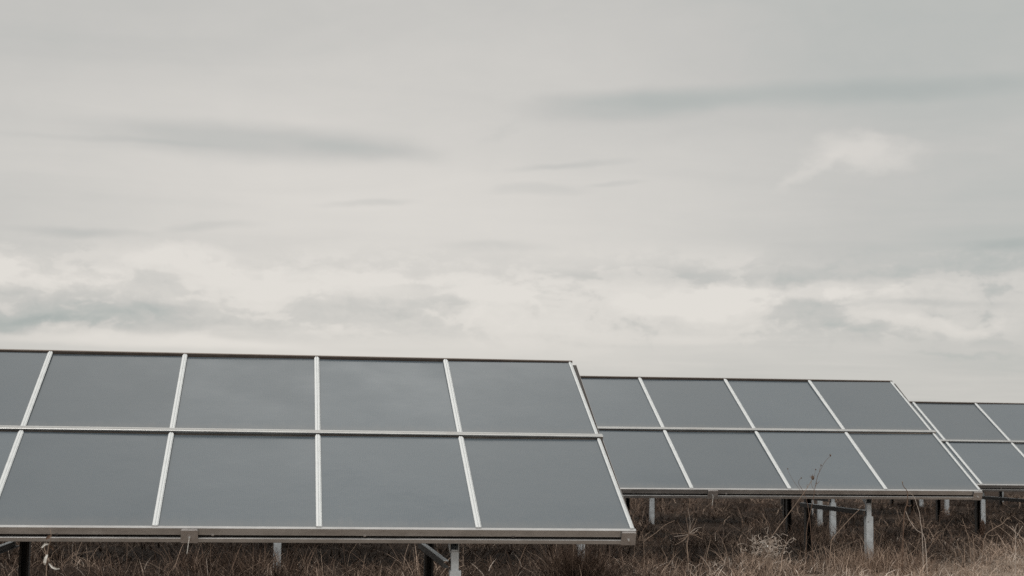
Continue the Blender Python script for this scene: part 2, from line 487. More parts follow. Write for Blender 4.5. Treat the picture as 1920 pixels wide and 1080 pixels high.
st_low, st_up = strip_mesh(S_LOW1 - S_LOW0 + 0.004, 0.0205), strip_mesh(S_UP1 - S_UP0 + 0.012, 0.0205)
se_low, se_up = strip_mesh(S_LOW1 - S_LOW0 + 0.004, 0.0135), strip_mesh(S_UP1 - S_UP0 + 0.012, 0.0135)
for i in range(NCOL + 1):
    for a, e, s0 in ((st_low, se_low, S_LOW0 - 0.004), (st_up, se_up, S_UP0 - 0.004)):
        end = i in (0, NCOL)
        o = bpy.data.objects.new('cover_strip', e if end else a); C.objects.link(o); o.parent = table0
        x = -i * PW + (-0.0135 if i == 0 else 0.0135 if i == NCOL else 0)
        o.location = SP(x, s0, 0.0035)
        o.rotation_euler = (TILT, 0, 0)

XR, XL = 0.012, -LEN - 0.012
# front edge: module rail above, carrying rail below, a dark slot between
MB().sbox(XL, XR, -0.024, 0.006, -0.045, 0.007).build('front_rail', M_RAIL, table0)
slot = MB().sbox(XL + 0.02, XR - 0.02, 0.004, 0.006, -0.115, -0.0455).build('rail_slot', M_BLACK, table0)
MB().extrude([(-0.040, -0.093), (-0.040, -0.064), (-0.038, -0.062), (-0.022, -0.0635), (-0.022, -0.096), (-0.038, -0.096)], XL, XR, lambda t, p, q: SP(t, p, q)).build('lower_front_rail', M_RAIL, table0)
# middle rail, standing proud, grooved
MB().extrude([(RH - 0.026, -0.05), (RH - 0.026, 0.010), (RH - 0.033, 0.013), (RH - 0.033, 0.020), (RH - 0.030, 0.022), (RH - 0.008, 0.020), (RH - 0.005, 0.014), (RH - 0.001, 0.014), (RH + 0.002, 0.019), (RH + 0.024, 0.017), (RH + 0.024, -0.05)],
             XL - 0.015, XR + 0.016, lambda t, p, q: SP(t, p, q)).build('middle_rail', M_MID, table0)
# top rail
MB().extrude([(2 * RH - 0.016, -0.06), (2 * RH - 0.016, 0.014), (2 * RH - 0.014, 0.016), (2 * RH - 0.003, 0.016), (2 * RH + 0.002, -0.06)], XL, XR, lambda t, p, q: SP(t, p, q)).build('top_rail', M_BROWN, table0)


# end channels: a shallow trough outside the last strip, wider at its upper end, with a bright outer lip
def end_channel(sgn, x_edge, s0, s1, w0, w1):
    def X(d): return x_edge + sgn * d
    m = MB()
    m.hexa([SP(X(0.001), s0, -0.05), SP(X(w0), s0, -0.05), SP(X(w1), s1, -0.05), SP(X(0.001), s1, -0.05), SP(X(0.001), s0, -0.02), SP(X(w0), s0, -0.02), SP(X(w1), s1, -0.02), SP(X(0.001), s1, -0.02)])
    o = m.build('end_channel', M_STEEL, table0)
    m = MB()
    m.hexa([SP(X(w0 + .0005), s0, -0.055), SP(X(w0 + 0.003), s0, -0.055), SP(X(w1 + 0.003), s1, -0.055), SP(X(w1 + .0005), s1, -0.055),
            SP(X(w0 + .0005), s0, -0.012), SP(X(w0 + 0.003), s0, -0.012), SP(X(w1 + 0.003), s1, -0.012), SP(X(w1 + .0005), s1, -0.012)])
    m.build('lip', M_PLATE, o)


for sgn, xe in ((1, 0.0), (-1, -LEN)):
    end_channel(sgn, xe, 0.008, RH - 0.034, 0.010, 0.026)
    end_channel(sgn, xe, RH + 0.027, 2 * RH - 0.021, 0.018, 0.044)


# joint plates along the front edge and at its ends, each with a bolt; the middle ones carry a hanging wire tie
def plate(x0, x1, wire):
    o = MB().sbox(x0, x1, -0.0445, -0.0405, -0.098, 0.000).build('joint_plate', M_PLATE, table0)
    MB().sbox(x0 + 0.004, x1 - 0.004, -0.0405, -0.0245, -0.004, 0.001).build('plate_lip', M_PLATE, o)
    xc = (x0 + x1) / 2
    b = MB()
    c = Vector(SP(xc, -0.0445, -0.054)); ax = Vector(SP(0, -1, 0)) - Vector(SP(0, 0, 0))
    cyl(b, c, ax, 0.009, 0.006, 6); cyl(b, c + ax * 0.006, ax, 0.0045, 0.016, 8)
    b.build('bolt', M_ALU, o)
    if wire:
        t = MB(); p0 = c + ax * 0.02
        pts = [p0, p0 + Vector((-0.004, -0.002, -0.03)), p0 + Vector((-0.009, 0.0, -0.075)), p0 + Vector((-0.012, 0.002, -0.10))]
        for a, e in zip(pts, pts[1:]): cyl(t, a, e - a, 0.0028, (e - a).length, 5)
        t.build('wire_tie', M_LEAF, o)


plate(XR - 0.108, XR - 0.002, False)
plate(XL + 0.002, XL + 0.108, False)
for k in (2.79, 5.5, 8.21):
    plate(-k * PW - 0.058, -k * PW + 0.058, True)
# small clamps along the slot of the front edge
cm = MB()
for k in np.arange(0.78, 10.9, 0.935):
    o = MB().sbox(-k * PW - 0.009, -k * PW + 0.009, -0.030, -0.0242, -0.050, -0.040).build('rail_clamp', M_DARK if int(k * 7) % 2 else M_PLATE, table0)

# trestles: front post (pile and stub), rear post, rafter, tie
POSTX = [-1.13 * PW, -4.08 * PW, -7.03 * PW, -9.98 * PW]
FY, RY = 0.13, 2.34


def c_post(name, x, y, z0, z1, w, d, t, back, parent, mat=M_GALV):
    """C section: web towards the camera side (back=1: flanges run back) or away from it (back=-1)"""
    m = MB()
    m.box(x - w / 2, x + w / 2, y - t / 2, y + t / 2, z0, z1)
    ya, yb = (y + t / 2, y + d) if back > 0 else (y - d, y - t / 2)
    m.box(x - w / 2, x - w / 2 + t, ya, yb, z0, z1)
    m.box(x + w / 2 - t, x + w / 2, ya, yb, z0, z1)
    yl = (yb - t, yb) if back > 0 else (ya, ya + t)
    m.box(x - w / 2 + t, x - w / 2 + 0.018, yl[0], yl[1], z0, z1)
    m.box(x + w / 2 - 0.018, x + w / 2 - t, yl[0], yl[1], z0, z1)
    return m.build(name, mat, parent)


def slope_z(y, n):                                    # height of the surface n below the glass at depth y
    s = (y + n * st) / ct
    return s * st + n * ct + EDGE


for px_ in POSTX:
    zt = slope_z(FY, -0.205)
    post = c_post('front_post', px_, FY, -0.35, EDGE - 0.30, 0.080, 0.075, 0.005, 1, table0)
    c_post('post_stub', px_ - 0.004, FY + 0.008, EDGE - 0.34, zt + 0.01, 0.054, 0.055, 0.005, 1, post)
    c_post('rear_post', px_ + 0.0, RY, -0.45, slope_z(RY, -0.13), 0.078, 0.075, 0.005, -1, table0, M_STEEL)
    # rafter: a channel open to the top, its end showing under the front rail
    xr, w, t = px_ - 0.012, 0.066, 0.005
    r = MB()
    r.sbox(xr - w / 2, xr + w / 2, 0.045, 2.93, -0.212, -0.207)
    r.sbox(xr - w / 2, xr - w / 2 + t, 0.045, 2.93, -0.207, -0.109)
    r.sbox(xr + w / 2 - t, xr + w / 2, 0.045, 2.93, -0.207, -0.109)
    r.build('rafter', M_GALV, table0)
    # level tie between front and rear post
    xt, z1 = px_ - 0.066, EDGE - 0.232
    q = MB()
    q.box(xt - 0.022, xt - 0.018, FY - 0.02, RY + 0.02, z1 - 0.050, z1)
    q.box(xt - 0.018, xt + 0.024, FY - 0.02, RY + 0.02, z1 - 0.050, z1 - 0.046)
    tie = q.build('tie_beam', M_STEEL, table0)  # web near-black, flange below left light: the shade is in the colours
    MB().box(xt - 0.022, xt + 0.014, FY - 0.022, RY + 0.02, z1 + 0.0005, z1 + 0.005).build('flange', M_GALV, tie)
    b = MB(); cyl(b, (px_ - 0.02, FY - 0.0025, EDGE - 0.36), (0, -1, 0), 0.006, 0.004, 6); b.build('bolt', M_DARK, post)
# purlins under the sheets, between the front and top rails
for s in (0.75, 2.25):
    MB().sbox(XL + 0.05, XR - 0.08, s - 0.03, s + 0.03, -0.105, -0.011).build('purlin', M_GALV, table0)
MB().sbox(XL + 0.05, XR - 0.08, RH - 0.03, RH + 0.02, -0.107, -0.051).build('purlin', M_GALV, table0)


def copy_table(src):
    r = src.copy(); C.objects.link(r)
    def rec(a, b):
        for ch in list(a.children):
            c = ch.copy(); C.objects.link(c); c.parent = b
            rec(ch, c)
    rec(src, r)
    return r


rows = [  # right lower corner (x, y, height above the camera foot), yaw, slope along the row
    (0.894, 11.698, CAM_Z - 0.604, 0.1368, -0.0007),
    (5.341, 18.472, CAM_Z - 0.463, 0.1400, 0.0028),
    (9.482, 25.410, CAM_Z - 0.537, 0.1460, 0.0),
]
for k in range(1, 6):
    rows.append((9.482 + 4.30 * k, 25.410 + 6.93 * k, 0, 0.146, 0.0))
labels = [
    'nearest solar table, the largest, filling the lower left with two rows of panels',
    'middle solar table whose full right end and front post stand in pale grass',
    'solar table cut off by the right edge, behind the middle one',
    'hidden fourth table whose thin pale legs show just behind the middle table right end',
]
for k, (x, y, z, yaw, slope) in enumerate(rows):
    t = table0 if k == 0 else copy_table(table0)
    if k > 2:
        z = float(ground_z(x - 6, y - 1)) + 0.84 - 0.01 * k
    t.location = (x, y, z - EDGE)
    t.rotation_euler = (0, -slope, yaw)
    tag(t, labels[k] if k < 4 else 'far solar table hidden by nearer rows, only its legs showing below them', 'solar table', 'rows of solar tables')

# ------------------------------------------------------------------ dry grass
def fbm(x, y, seed, f0=0.5, oct_=4):
    r = np.random.default_rng(seed); v = np.zeros_like(x); a = 1.0; tot = 0
    for _ in range(oct_):
        for _ in range(3):
            th, ph = r.uniform(0, 2 * PI), r.uniform(0, 2 * PI)
            v += a * np.sin((x * math.cos(th) + y * math.sin(th)) * f0 * 2 * PI + ph + 1.2 * np.sin(y * f0 * 1.7 + ph))
        tot += 3 * a; a *= 0.6; f0 *= 2.1
    return v / tot * 1.6


PALETTE = np.array([(0.40, 0.305, 0.24), (0.195, 0.134, 0.099), (0.072, 0.046, 0.034), (0.028, 0.019, 0.014), (0.56, 0.48, 0.415)])


def blades(x, y, L, lean, width, col, seed, curl=1.0):
    """ribbons of three segments; returns vertices, quads+tips, colours"""
    n = len(x); r = np.random.default_rng(seed)
    th = r.uniform(0, 2 * PI, n); d = np.stack([np.cos(th), np.sin(th)], -1)
    ph = r.uniform(0, PI, n); side = np.stack([np.cos(ph), np.sin(ph), r.uniform(-.3, .3, n)], -1)
    z0 = ground_z(x, y) - 0.02
    kink = r.normal(0, 0.12, (n, 2)) * curl
    P = []
    for k, t in enumerate((0.0, 0.38, 0.72, 1.0)):
        h = L * (t * np.cos(lean * (0.35 + 0.65 * t)))
        o = L * (t * np.sin(lean * (0.35 + 0.75 * t)))
        p = np.stack([x + d[:, 0] * o, y + d[:, 1] * o, z0 + np.maximum(h, 0.01 * k)], -1)
        if k >= 2: p[:, :2] += kink * L[:, None] * (k - 1) * 0.7
        P.append(p)
    vs = []
    for k, wk in enumerate((1.0, 0.9, 0.6)):
        vs += [P[k] - side * (width * wk)[:, None] / 2, P[k] + side * (width * wk)[:, None] / 2]
    vs.append(P[3])
    v = np.stack(vs, 1).reshape(-1, 3)
    b = np.arange(n)[:, None] * 7
    quads = np.concatenate([b + np.array([0, 1, 3, 2]), b + np.array([2, 3, 5, 4])], 0)
    tris = b + np.array([4, 5, 6])
    c = np.repeat(col, 7, axis=0).reshape(n, 7, 3)
    c[:, :2] *= 0.9  # shade at the grass roots put into the colour of the blade feet
    return v, quads, tris, c.reshape(-1, 3)


def strands_object(name, parts, mat):
    V_, Q_, T_, K_ = [], [], [], []; off = 0
    for v, q, t, c in parts:
        V_.append(v); Q_.append(q + off); T_.append(t + off); K_.append(c); off += len(v)
    V_ = np.concatenate(V_); Q_ = np.concatenate(Q_); T_ = np.concatenate(T_); K_ = np.concatenate(K_)
    me = bpy.data.meshes.new(name)
    me.vertices.add(len(V_)); me.vertices.foreach_set('co', V_.astype(np.float32).ravel())
    loops = np.concatenate([Q_.ravel(), T_.ravel()]).astype(np.int32)
    me.loops.add(len(loops)); me.loops.foreach_set('vertex_index', loops)
    nq, nt_ = len(Q_), len(T_)
    starts = np.concatenate([np.arange(nq) * 4, nq * 4 + np.arange(nt_) * 3]).astype(np.int32)
    me.polygons.add(nq + nt_)
    me.polygons.foreach_set('loop_start', starts)
    me.polygons.foreach_set('loop_total', np.concatenate([np.full(nq, 4), np.full(nt_, 3)]).astype(np.int32))
    me.update(calc_edges=True)
    a = me.color_attributes.new('Col', 'FLOAT_COLOR', 'POINT')
    a.data.foreach_set('color', np.concatenate([K_, np.ones((len(K_), 1))], 1).astype(np.float32).ravel())
    me.materials.append(mat)
    o = bpy.data.objects.new(name, me); C.objects.link(o)
    return o


def scatter(n, y0, y1, seed, margin=1.0):
    """points over the wedge of ground in front of the camera, thinning with distance"""
    r = np.random.default_rng(seed)
    y = y0 * (y1 / y0) ** r.uniform(0, 1, n)
    half = 0.345 * y + margin
    return r.uniform(-1, 1, n) * half, y


def mown_edge(x): return 17.72 + 0.14 * (x - 4.0) + np.maximum(0, x - 4.7) * 1.3


def mown(x, y):                                       # short pale strip in front of the middle table
    return np.clip((mown_edge(x) - y) / 0.5, 0, 1) * np.clip((x - 1.6) / 1.6, 0, 1)


def stand(x, y):                                      # tall bleached stand along the middle table's front legs
    d = y - mown_edge(x)
    return np.clip(1.0 - np.abs(d - 0.55) / 0.7, 0, 1) * np.clip((x - 1.2) / 1.6, 0, 1)


def pale_zone(x, y):
    return np.clip((mown_edge(x) + 1.7 - y) / 1.0, 0, 1) * np.clip((x - 0.8) / 2.2, 0, 1)


def under_tables(x, y):                               # bare rain-starved strips; dark soil left showing to deepen the tables' shade
    m = np.zeros_like(x)
    for (tx, ty, tz, yaw, sl) in rows:
        lx = (x - tx) * math.cos(yaw) + (y - ty) * math.sin(yaw); ly = -(x - tx) * math.sin(yaw) + (y - ty) * math.cos(yaw)
        ly = ly + 0.35 * fbm(x, y, 71, 0.5)
        m = np.maximum(m, np.clip((ly - 0.35) / 0.5, 0, 1) * np.clip((2.9 - ly) / 0.5, 0, 1) * np.clip((-lx) / 0.4, 0, 1) * np.clip((lx + LEN) / 0.4, 0, 1))
    return m


def colour(t, r):                                     # t: 0 straw .. 1 dark brown
    t = np.clip(t, 0, 0.999) * 3
    i = t.astype(int); f = (t - i)[:, None]
    return (PALETTE[i] * (1 - f) + PALETTE[np.minimum(i + 1, 3)] * f) * r.uniform(0.75, 1.25, (len(t), 1))


parts = []
# thin matted layer of fallen blades
r1 = np.random.default_rng(101)
x, y = scatter(90000, 12.6, 60, 1)
keep = r1.uniform(0, 1, len(x)) < np.clip(0.25 + 0.6 * fbm(x, y, 55, 0.42) + 0.3 * fbm(x, y, 33, 0.9) + 0.8 * pale_zone(x, y) - 0.3 * under_tables(x, y), 0.02, 1)
x, y = x[keep], y[keep]; n = len(x); far = np.maximum(y / 18.0, 1.0)
pz, mw = pale_zone(x, y), mown(x, y)
L = r1.uniform(0.08, 0.28, n) * (1 - 0.4 * mw)
parts.append(blades(x, y, L, r1.uniform(0.8, 1.9, n), r1.uniform(0.004, 0.009, n) * far,
                    colour(r1.beta(2, 2, n) * 0.9 + 0.40 - 0.80 * np.maximum(pz, mw) - 0.15 * fbm(x, y, 21, 0.35), r1), 3, 1.3))
# tufts: blades spring from common feet and fall outwards
r2 = np.random.default_rng(102)
cx, cy = scatter(8200, 12.7, 60, 4, 1.4)
dens = np.clip(0.52 + 1.2 * fbm(cx, cy, 55, 0.42) + 0.6 * np.maximum(pale_zone(cx, cy), stand(cx, cy)) - 0.55 * under_tables(cx, cy), 0.015, 1)
keep = r2.uniform(0, 1, len(cx)) < dens; cx, cy = cx[keep], cy[keep]
# tall growth between the nearest and the middle table
ex, ey = r2.normal(0.68, 0.13, 16), r2.normal(15.8, 0.25, 16)
fx, fy = r2.uniform(-5, 1.2, 30), r2.uniform(14.5, 16.2, 30)
cx = np.concatenate([cx, ex, fx]); cy = np.concatenate([cy, ey, fy])
m_ = len(cx)
size = r2.gamma(4.0, 0.25, m_) * (0.75 + 0.5 * np.clip(fbm(cx, cy, 56, 0.3), -0.6, 1)) * (1 - 0.6 * mown(cx, cy)) * (1 + 0.55 * stand(cx, cy)) * (1 - 0.35 * under_tables(cx, cy))
size[-46:-30] = r2.uniform(1.7, 2.3, 16); size[-30:] = r2.uniform(0.9, 1.5, 30)
kind = np.clip(0.74 + 0.36 * r2.standard_normal(m_) - 0.25 * fbm(cx, cy, 58, 0.5) - 0.62 * np.maximum(pale_zone(cx, cy), stand(cx, cy)), -0.1, 1.05)
count = np.clip(46 * size * np.sqrt(18.0 / cy), 10, 95).astype(int)
idx = np.repeat(np.arange(m_), count); n = len(idx)
rad = 0.10 + 0.10 * size[idx]
th = r2.uniform(0, 2 * PI, n); rr = np.sqrt(r2.uniform(0, 1, n)) * rad
x = cx[idx] + np.cos(th) * rr; y = cy[idx] + np.sin(th) * rr
L = r2.uniform(0.08, 0.37, n) * (0.45 + 0.6 * size[idx])
parts.append(blades(x, y, L, np.abs(r2.normal(0.8, 0.7, n)) + 0.5 * rr / rad, r2.uniform(0.003, 0.0075, n) * np.maximum(y / 18.0, 1),
                    colour(kind[idx] + r2.normal(0, 0.2, n), r2), 6, 1.4))
# upright stands that hide the feet of single posts
r6 = np.random.default_rng(106)
for (px_, yy_, sx_, cnt, l0, l1, t0, t1) in ((1089, 15.6, 0.13, 800, 0.32, 0.62, 0.25, 0.95), (1633, 18.0, 0.30, 800, 0.18, 0.40, -0.1, 0.5), (1560, 22.5, 0.5, 500, 0.18, 0.38, 0.2, 0.8), (516, 16.6, 0.3, 500, 0.22, 0.42, 0.3, 0.9)):
    x = r6.normal((px_ - 960) / F_PX * yy_, sx_, cnt); y = r6.normal(yy_, 0.13, cnt)
    parts.append(blades(x, y, r6.uniform(l0, l1, cnt), np.abs(r6.normal(0.3, 0.35, cnt)), r6.uniform(0.003, 0.0075, cnt), colour(r6.uniform(t0, t1, cnt), r6), 60 + int(yy_), 1.4))
# low dark dead broad-leaved growth
r5 = np.random.default_rng(105)
x, y = scatter(16000, 12.7, 50, 41)
keep = r5.uniform(0, 1, len(x)) < np.clip(0.15 + 1.3 * fbm(x, y, 91, 0.55), 0, 1) * (1 - 0.9 * pale_zone(x, y)); x, y = x[keep], y[keep]; n = len(x)
parts.append(blades(x, y, r5.uniform(0.08, 0.26, n), r5.uniform(0.2, 1.6, n), r5.uniform(0.012, 0.03, n), colour(r5.uniform(0.75, 1.1, n), r5), 43, 1.6))
# single thin stems, tall and bent
r3 = np.random.default_rng(103)
x, y = scatter(3800, 12.8, 60, 7)
keep = r3.uniform(0, 1, len(x)) < np.clip(0.55 + 0.6 * fbm(x, y, 57, 0.6), 0.1, 1) - 0.5 * mown(x, y); x, y = x[keep], y[keep]
n = len(x)
parts.append(blades(x, y, r3.uniform(0.22, 0.52, n), np.abs(r3.normal(0.8, 0.55, n)), r3.uniform(0.004, 0.0065, n) * np.maximum(y / 18, 1),
                    colour(r3.uniform(-0.2, 0.6, n), r3) * 1.15, 9, 1.8))
# bleached leaves and chaff
r4 = np.random.default_rng(104)
x, y = scatter(18000, 13.0, 26, 17)
keep = r4.uniform(0, 1, len(x)) < 0.10 + 0.6 * pale_zone(x, y); x, y = x[keep], y[keep]; n = len(x)
parts.append(blades(x, y, r4.uniform(0.06, 0.24, n), r4.uniform(0.2, 1.5, n), r4.uniform(0.004, 0.010, n), np.tile(PALETTE[4], (n, 1)) * r4.uniform(0.7, 1.2, (n, 1)), 19, 1.5))
grass = strands_object('dry_grass', parts, M_STRAW)
tag(grass, 'tangled dry brown grass covering the field under and between the tables', 'grass', kind='stuff')


# ------------------------------------------------------------------ single weeds
def tube_into(mb, pts, r0, r1, n=4):
    pts = [Vector(p) for p in pts]
    fine = []
    for i in range(len(pts) - 1):                     # Catmull-Rom through the points
        p0 = pts[max(i - 1, 0)]; p1 = pts[i]; p2 = pts[i + 1]; p3 = pts[min(i + 2, len(pts) - 1)]
        for k in range(3):
            t = k / 3
            fine.append(0.5 * ((2 * p1) + (p2 - p0) * t + (2 * p0 - 5 * p1 + 4 * p2 - p3) * t * t + (3 * p1 - p0 - 3 * p2 + p3) * t ** 3))
    fine.append(pts[-1])
    k0 = len(mb.v); m = len(fine)
    for j, p in enumerate(fine):
        d = (fine[min(j + 1, m - 1)] - fine[max(j - 1, 0)]).normalized()
        a = d.orthogonal().normalized(); b = d.cross(a)
        r = r0 + (r1 - r0) * j / (m - 1)
        mb.v += [tuple(p + a * (r * math.cos(2 * PI * q / n)) + b * (r * math.sin(2 * PI * q / n))) for q in range(n)]
    for j in range(m - 1):
        for q in range(n):
            mb.f.append((k0 + j * n + q, k0 + j * n + (q + 1) % n, k0 + (j + 1) * n + (q + 1) % n, k0 + (j + 1) * n + q))
    mb.f.append(tuple(k0 + q for q in reversed(range(n)))); mb.f.append(tuple(k0 + (m - 1) * n + q for q in range(n)))


def weed(name, base, label, cat='weed', group=None):
    o = empty(name, base); tag(o, label, cat, group)
    return o


def stem(w, pts, r0, r1, mat, name='stem'):
    mb = MB(); o = w.location
    tube_into(mb, [p - o for p in pts], r0, r1)
    return mb.build(name, mat, w)


def head(w, p, size, mat, name='seed_head', spikes=9, seed=0):
    """a dried seed head: a small core with bracts standing off it"""
    r = random.Random(seed); mb = MB(); c = Vector(p) - w.location
    rings = 5; nn = 6; k0 = len(mb.v)
    for j in range(rings):
        t = j / (rings - 1); rad = size * 0.5 * math.sin(PI * (0.12 + 0.8 * t)); z = size * (t - 0.5) * 1.3
        mb.v += [tuple(c + Vector((rad * math.cos(2 * PI * q / nn), rad * math.sin(2 * PI * q / nn), z))) for q in range(nn)]
    for j in range(rings - 1):
        for q in range(nn): mb.f.append((k0 + j * nn + q, k0 + j * nn + (q + 1) % nn, k0 + (j + 1) * nn + (q + 1) % nn, k0 + (j + 1) * nn + q))
    mb.f.append(tuple(k0 + q for q in reversed(range(nn)))); mb.f.append(tuple(k0 + (rings - 1) * nn + q for q in range(nn)))
    for _ in range(spikes):
        d = Vector((r.uniform(-1, 1), r.uniform(-1, 1), r.uniform(-0.1, 1.2))).normalized()
        tube_into(mb, [c, c + d * size * 0.7, c + d * size * 1.15 + Vector((0, 0, size * 0.15))], size * 0.10, size * 0.02, 3)
    return mb.build(name, mat, w)


def leaf(w, pts, width, mat, name='leaf'):
    """a curled dead leaf along three or four points"""
    mb = MB(); pts = [Vector(p) - w.location for p in pts]; m = len(pts); k0 = 0
    for j, p in enumerate(pts):
        t = j / (m - 1); d = (pts[min(j + 1, m - 1)] - pts[max(j - 1, 0)]).normalized()
        s = d.cross(Vector((0.2, 1, 0.3))).normalized(); nrm = d.cross(s); wd = width * (0.25 + 0.75 * math.sin(PI * (0.15 + 0.75 * t)))
        mb.v += [tuple(p - s * wd + nrm * wd * 0.5), tuple(p), tuple(p + s * wd + nrm * wd * 0.4), tuple(p + nrm * -0.0015)]
    for j in range(m - 1):
        a, b = k0 + 4 * j, k0 + 4 * j + 4
        for q in range(4): mb.f.append((a + q, a + (q + 1) % 4, b + (q + 1) % 4, b + q))
    mb.f.append((k0 + 3, k0 + 2, k0 + 1, k0)); e = k0 + 4 * (m - 1); mb.f.append((e, e + 1, e + 2, e + 3))
    return mb.build(name, mat, w)


def foot(px, Y):
    p = at(px, 1000, Y); return Vector((p.x, Y, float(ground_z(p.x, Y)) - 0.02))


# tall weed with dried seed heads in front of the middle table
Y = 17.4; b = foot(1436, Y)
w = weed('seed_head_weed', b, 'leaning dead weed with one fat seed head, in front of the middle table', group='dead weeds before the middle table')
stem(w, [b, at(1442, 1020, Y), at(1455, 995, Y), at(1476, 967, Y + .05), at(1500, 934, Y), at(1514, 914, Y), at(1523, 899, Y)], 0.006, 0.003, M_TAN)
stem(w, [at(1514, 914, Y), at(1513, 910, Y + .02), at(1515, 908, Y + .03)], 0.003, 0.0015, M_TWIG, 'twig')
head(w, at(1524, 896, Y), 0.034, M_TWIG, spikes=10, seed=3)
Y = 17.3; b = foot(1511, Y)
w = weed('seed_head_weed', b, 'tallest thin weed with small round heads rising over the middle table front edge', group='dead weeds before the middle table')
stem(w, [b, at(1512, 1000, Y), at(1519, 962, Y), at(1525, 935, Y), at(1528, 915, Y), at(1533, 893, Y), at(1537, 884, Y), at(1546, 867, Y), at(1556, 856, Y)], 0.005, 0.002, M_TWIG)
stem(w, [at(1536, 886, Y), at(1537, 880, Y), at(1539, 874, Y)], 0.0025, 0.0015, M_TWIG, 'twig')
stem(w, [at(1529, 912, Y), at(1533, 906, Y), at(1537, 903, Y + .05)], 0.0025, 0.0015, M_TWIG, 'twig')
stem(w, [at(1527, 922, Y), at(1521, 905, Y + .06), at(1527, 890, Y + .08), at(1529, 882, Y + .08)], 0.002, 0.0012, M_TWIG, 'twig')
for q, (hx, hy, sz) in enumerate(((1557, 854, .017), (1539.5, 872.5, .013), (1529.5, 880.5, .012), (1531, 906, .010))):
    head(w, at(hx, hy, Y + (.08 if q == 2 else 0)), sz, M_TWIG, spikes=5, seed=q + 11)
Y = 17.5; b = foot(1526, Y)
w = weed('seed_head_weed', b, 'weed with a hooked tip, shortest of three showing against the middle panels', group='dead weeds before the middle table')
stem(w, [b, at(1520, 990, Y), at(1514, 945, Y), at(1505, 920, Y), at(1498, 908, Y), at(1498, 901, Y), at(1502, 897, Y)], 0.0045, 0.002, M_TWIG)
head(w, at(1502.5, 896.5, Y), 0.012, M_TWIG, spikes=5, seed=21)
stem(w, [at(1510, 932, Y), at(1490, 905, Y + .1), at(1480, 888, Y + .12), at(1477, 880, Y + .12)], 0.002, 0.0012, M_TWIG, 'twig')
head(w, at(1477, 879, Y + .12), 0.012, M_TWIG, spikes=4, seed=22)
Y = 17.6; b = foot(1690, Y)
w = weed('bent_twig', b, 'dark bent twig hooking over the middle table rail near its right end')
stem(w, [b, at(1694, 985, Y), at(1697, 955, Y), at(1701, 944, Y), at(1701, 922, Y), at(1694, 912, Y), at(1692, 905, Y)], 0.008, 0.004, M_TWIG)
stem(w, [at(1700, 946, Y), at(1705, 949, Y), at(1709, 947, Y)], 0.005, 0.003, M_TWIG, 'twig')
head(w, at(1692, 904, Y), 0.013, M_TAN, spikes=3, seed=31)
Y = 17.7; b = foot(1731, Y)
w = weed('pale_stalk', b, 'pale S-curved stalk beside the dark bent twig, crossing the middle table rail')
stem(w, [b, at(1729, 1000, Y), at(1726, 980, Y), at(1724, 962, Y), at(1719, 946, Y), at(1714, 932, Y), at(1703, 921, Y)], 0.0045, 0.0025, M_PALE)
Y = 17.5; b = foot(1738, Y)
w = weed('pale_stalk', b, 'short pale curved stalk ending below the middle table, left-leaning, under the bent twig')
stem(w, [b, at(1734, 1010, Y), at(1720, 995, Y), at(1708, 980, Y), at(1702, 968, Y), at(1698, 958, Y)], 0.005, 0.0035, M_PALE)
Y = 17.6; b = foot(1553, Y)
w = weed('pale_stalk', b, 'long straw stalk leaning right between the two pale posts under the middle table')
stem(w, [b, at(1558, 1020, Y), at(1561, 1010, Y), at(1569, 1000, Y), at(1585, 982, Y), at(1600, 966, Y), at(1612, 955, Y)], 0.006, 0.003, M_TAN)

# spiky radial weed right of the nearest table's end
Y = 16.9; b = foot(1291, Y); hub = at(1292, 1002, Y)
w = weed('spiky_weed', b, 'bleached spiky dead weed with radiating stalks right of the nearest table end')
stem(w, [b, at(1290, 1045, Y), at(1288, 1022, Y), hub], 0.009, 0.007, M_TAN)
for i, tip in enumerate((((1294, 978), (1290, 954)), ((1289, 985), (1286, 966)), ((1300, 988), (1307, 973)), ((1304, 991), (1316, 989)), ((1308, 997), (1324, 1003)), ((1304, 1004), (1317, 1011)), ((1302, 999), (1309, 992)),
                          ((1279, 992), (1270, 977)), ((1278, 1000), (1261, 1000)), ((1280, 1004), (1264, 1006)), ((1280, 1014), (1265, 1022)), ((1283, 1008), (1272, 1012)), ((1296, 984), (1302, 972)), ((1299, 1003), (1308, 1002)))):
    dy = random.uniform(-0.12, 0.12)
    stem(w, [hub + Vector((0, dy * 0.1, 0)), at(*tip[0], Y + dy * 0.6), at(*tip[1], Y + dy)], 0.0036, 0.002, M_PALE if i % 3 == 0 else M_TAN, 'stalk')

# fluffy pale clump
Y = 17.0; b = foot(1438, Y)
w = weed('fluffy_weed', b, 'pale grey fluffy dead weed clump, brightest in the grass before the middle table')
rr_ = random.Random(5)
for i in range(120):
    p = at(rr_.gauss(1440, 20), rr_.gauss(1026, 12), Y + rr_.gauss(0, .14))
    a_ = rr_.uniform(0, 2 * PI); ln = rr_.uniform(0.04, 0.13)
    d = Vector((math.cos(a_), math.sin(a_) * 0.7, rr_.uniform(-0.25, 1.0))).normalized() * ln
    bend = Vector((rr_.uniform(-1, 1), rr_.uniform(-1, 1), rr_.uniform(-0.4, 0.8))) * ln * 0.35
    stem(w, [p - d * 0.5, p + bend, p + d * 0.5 + Vector((0, 0, -abs(bend.z)))], 0.003, 0.0017, M_PALE, 'stalk')
for i in range(10):
    bx = rr_.gauss(1440, 10)
    stem(w, [foot(bx, Y), at(bx + rr_.uniform(-10, 10), 1050, Y), at(rr_.gauss(1440, 24), rr_.uniform(1008, 1030), Y)], 0.005, 0.003, M_TAN, 'stem')
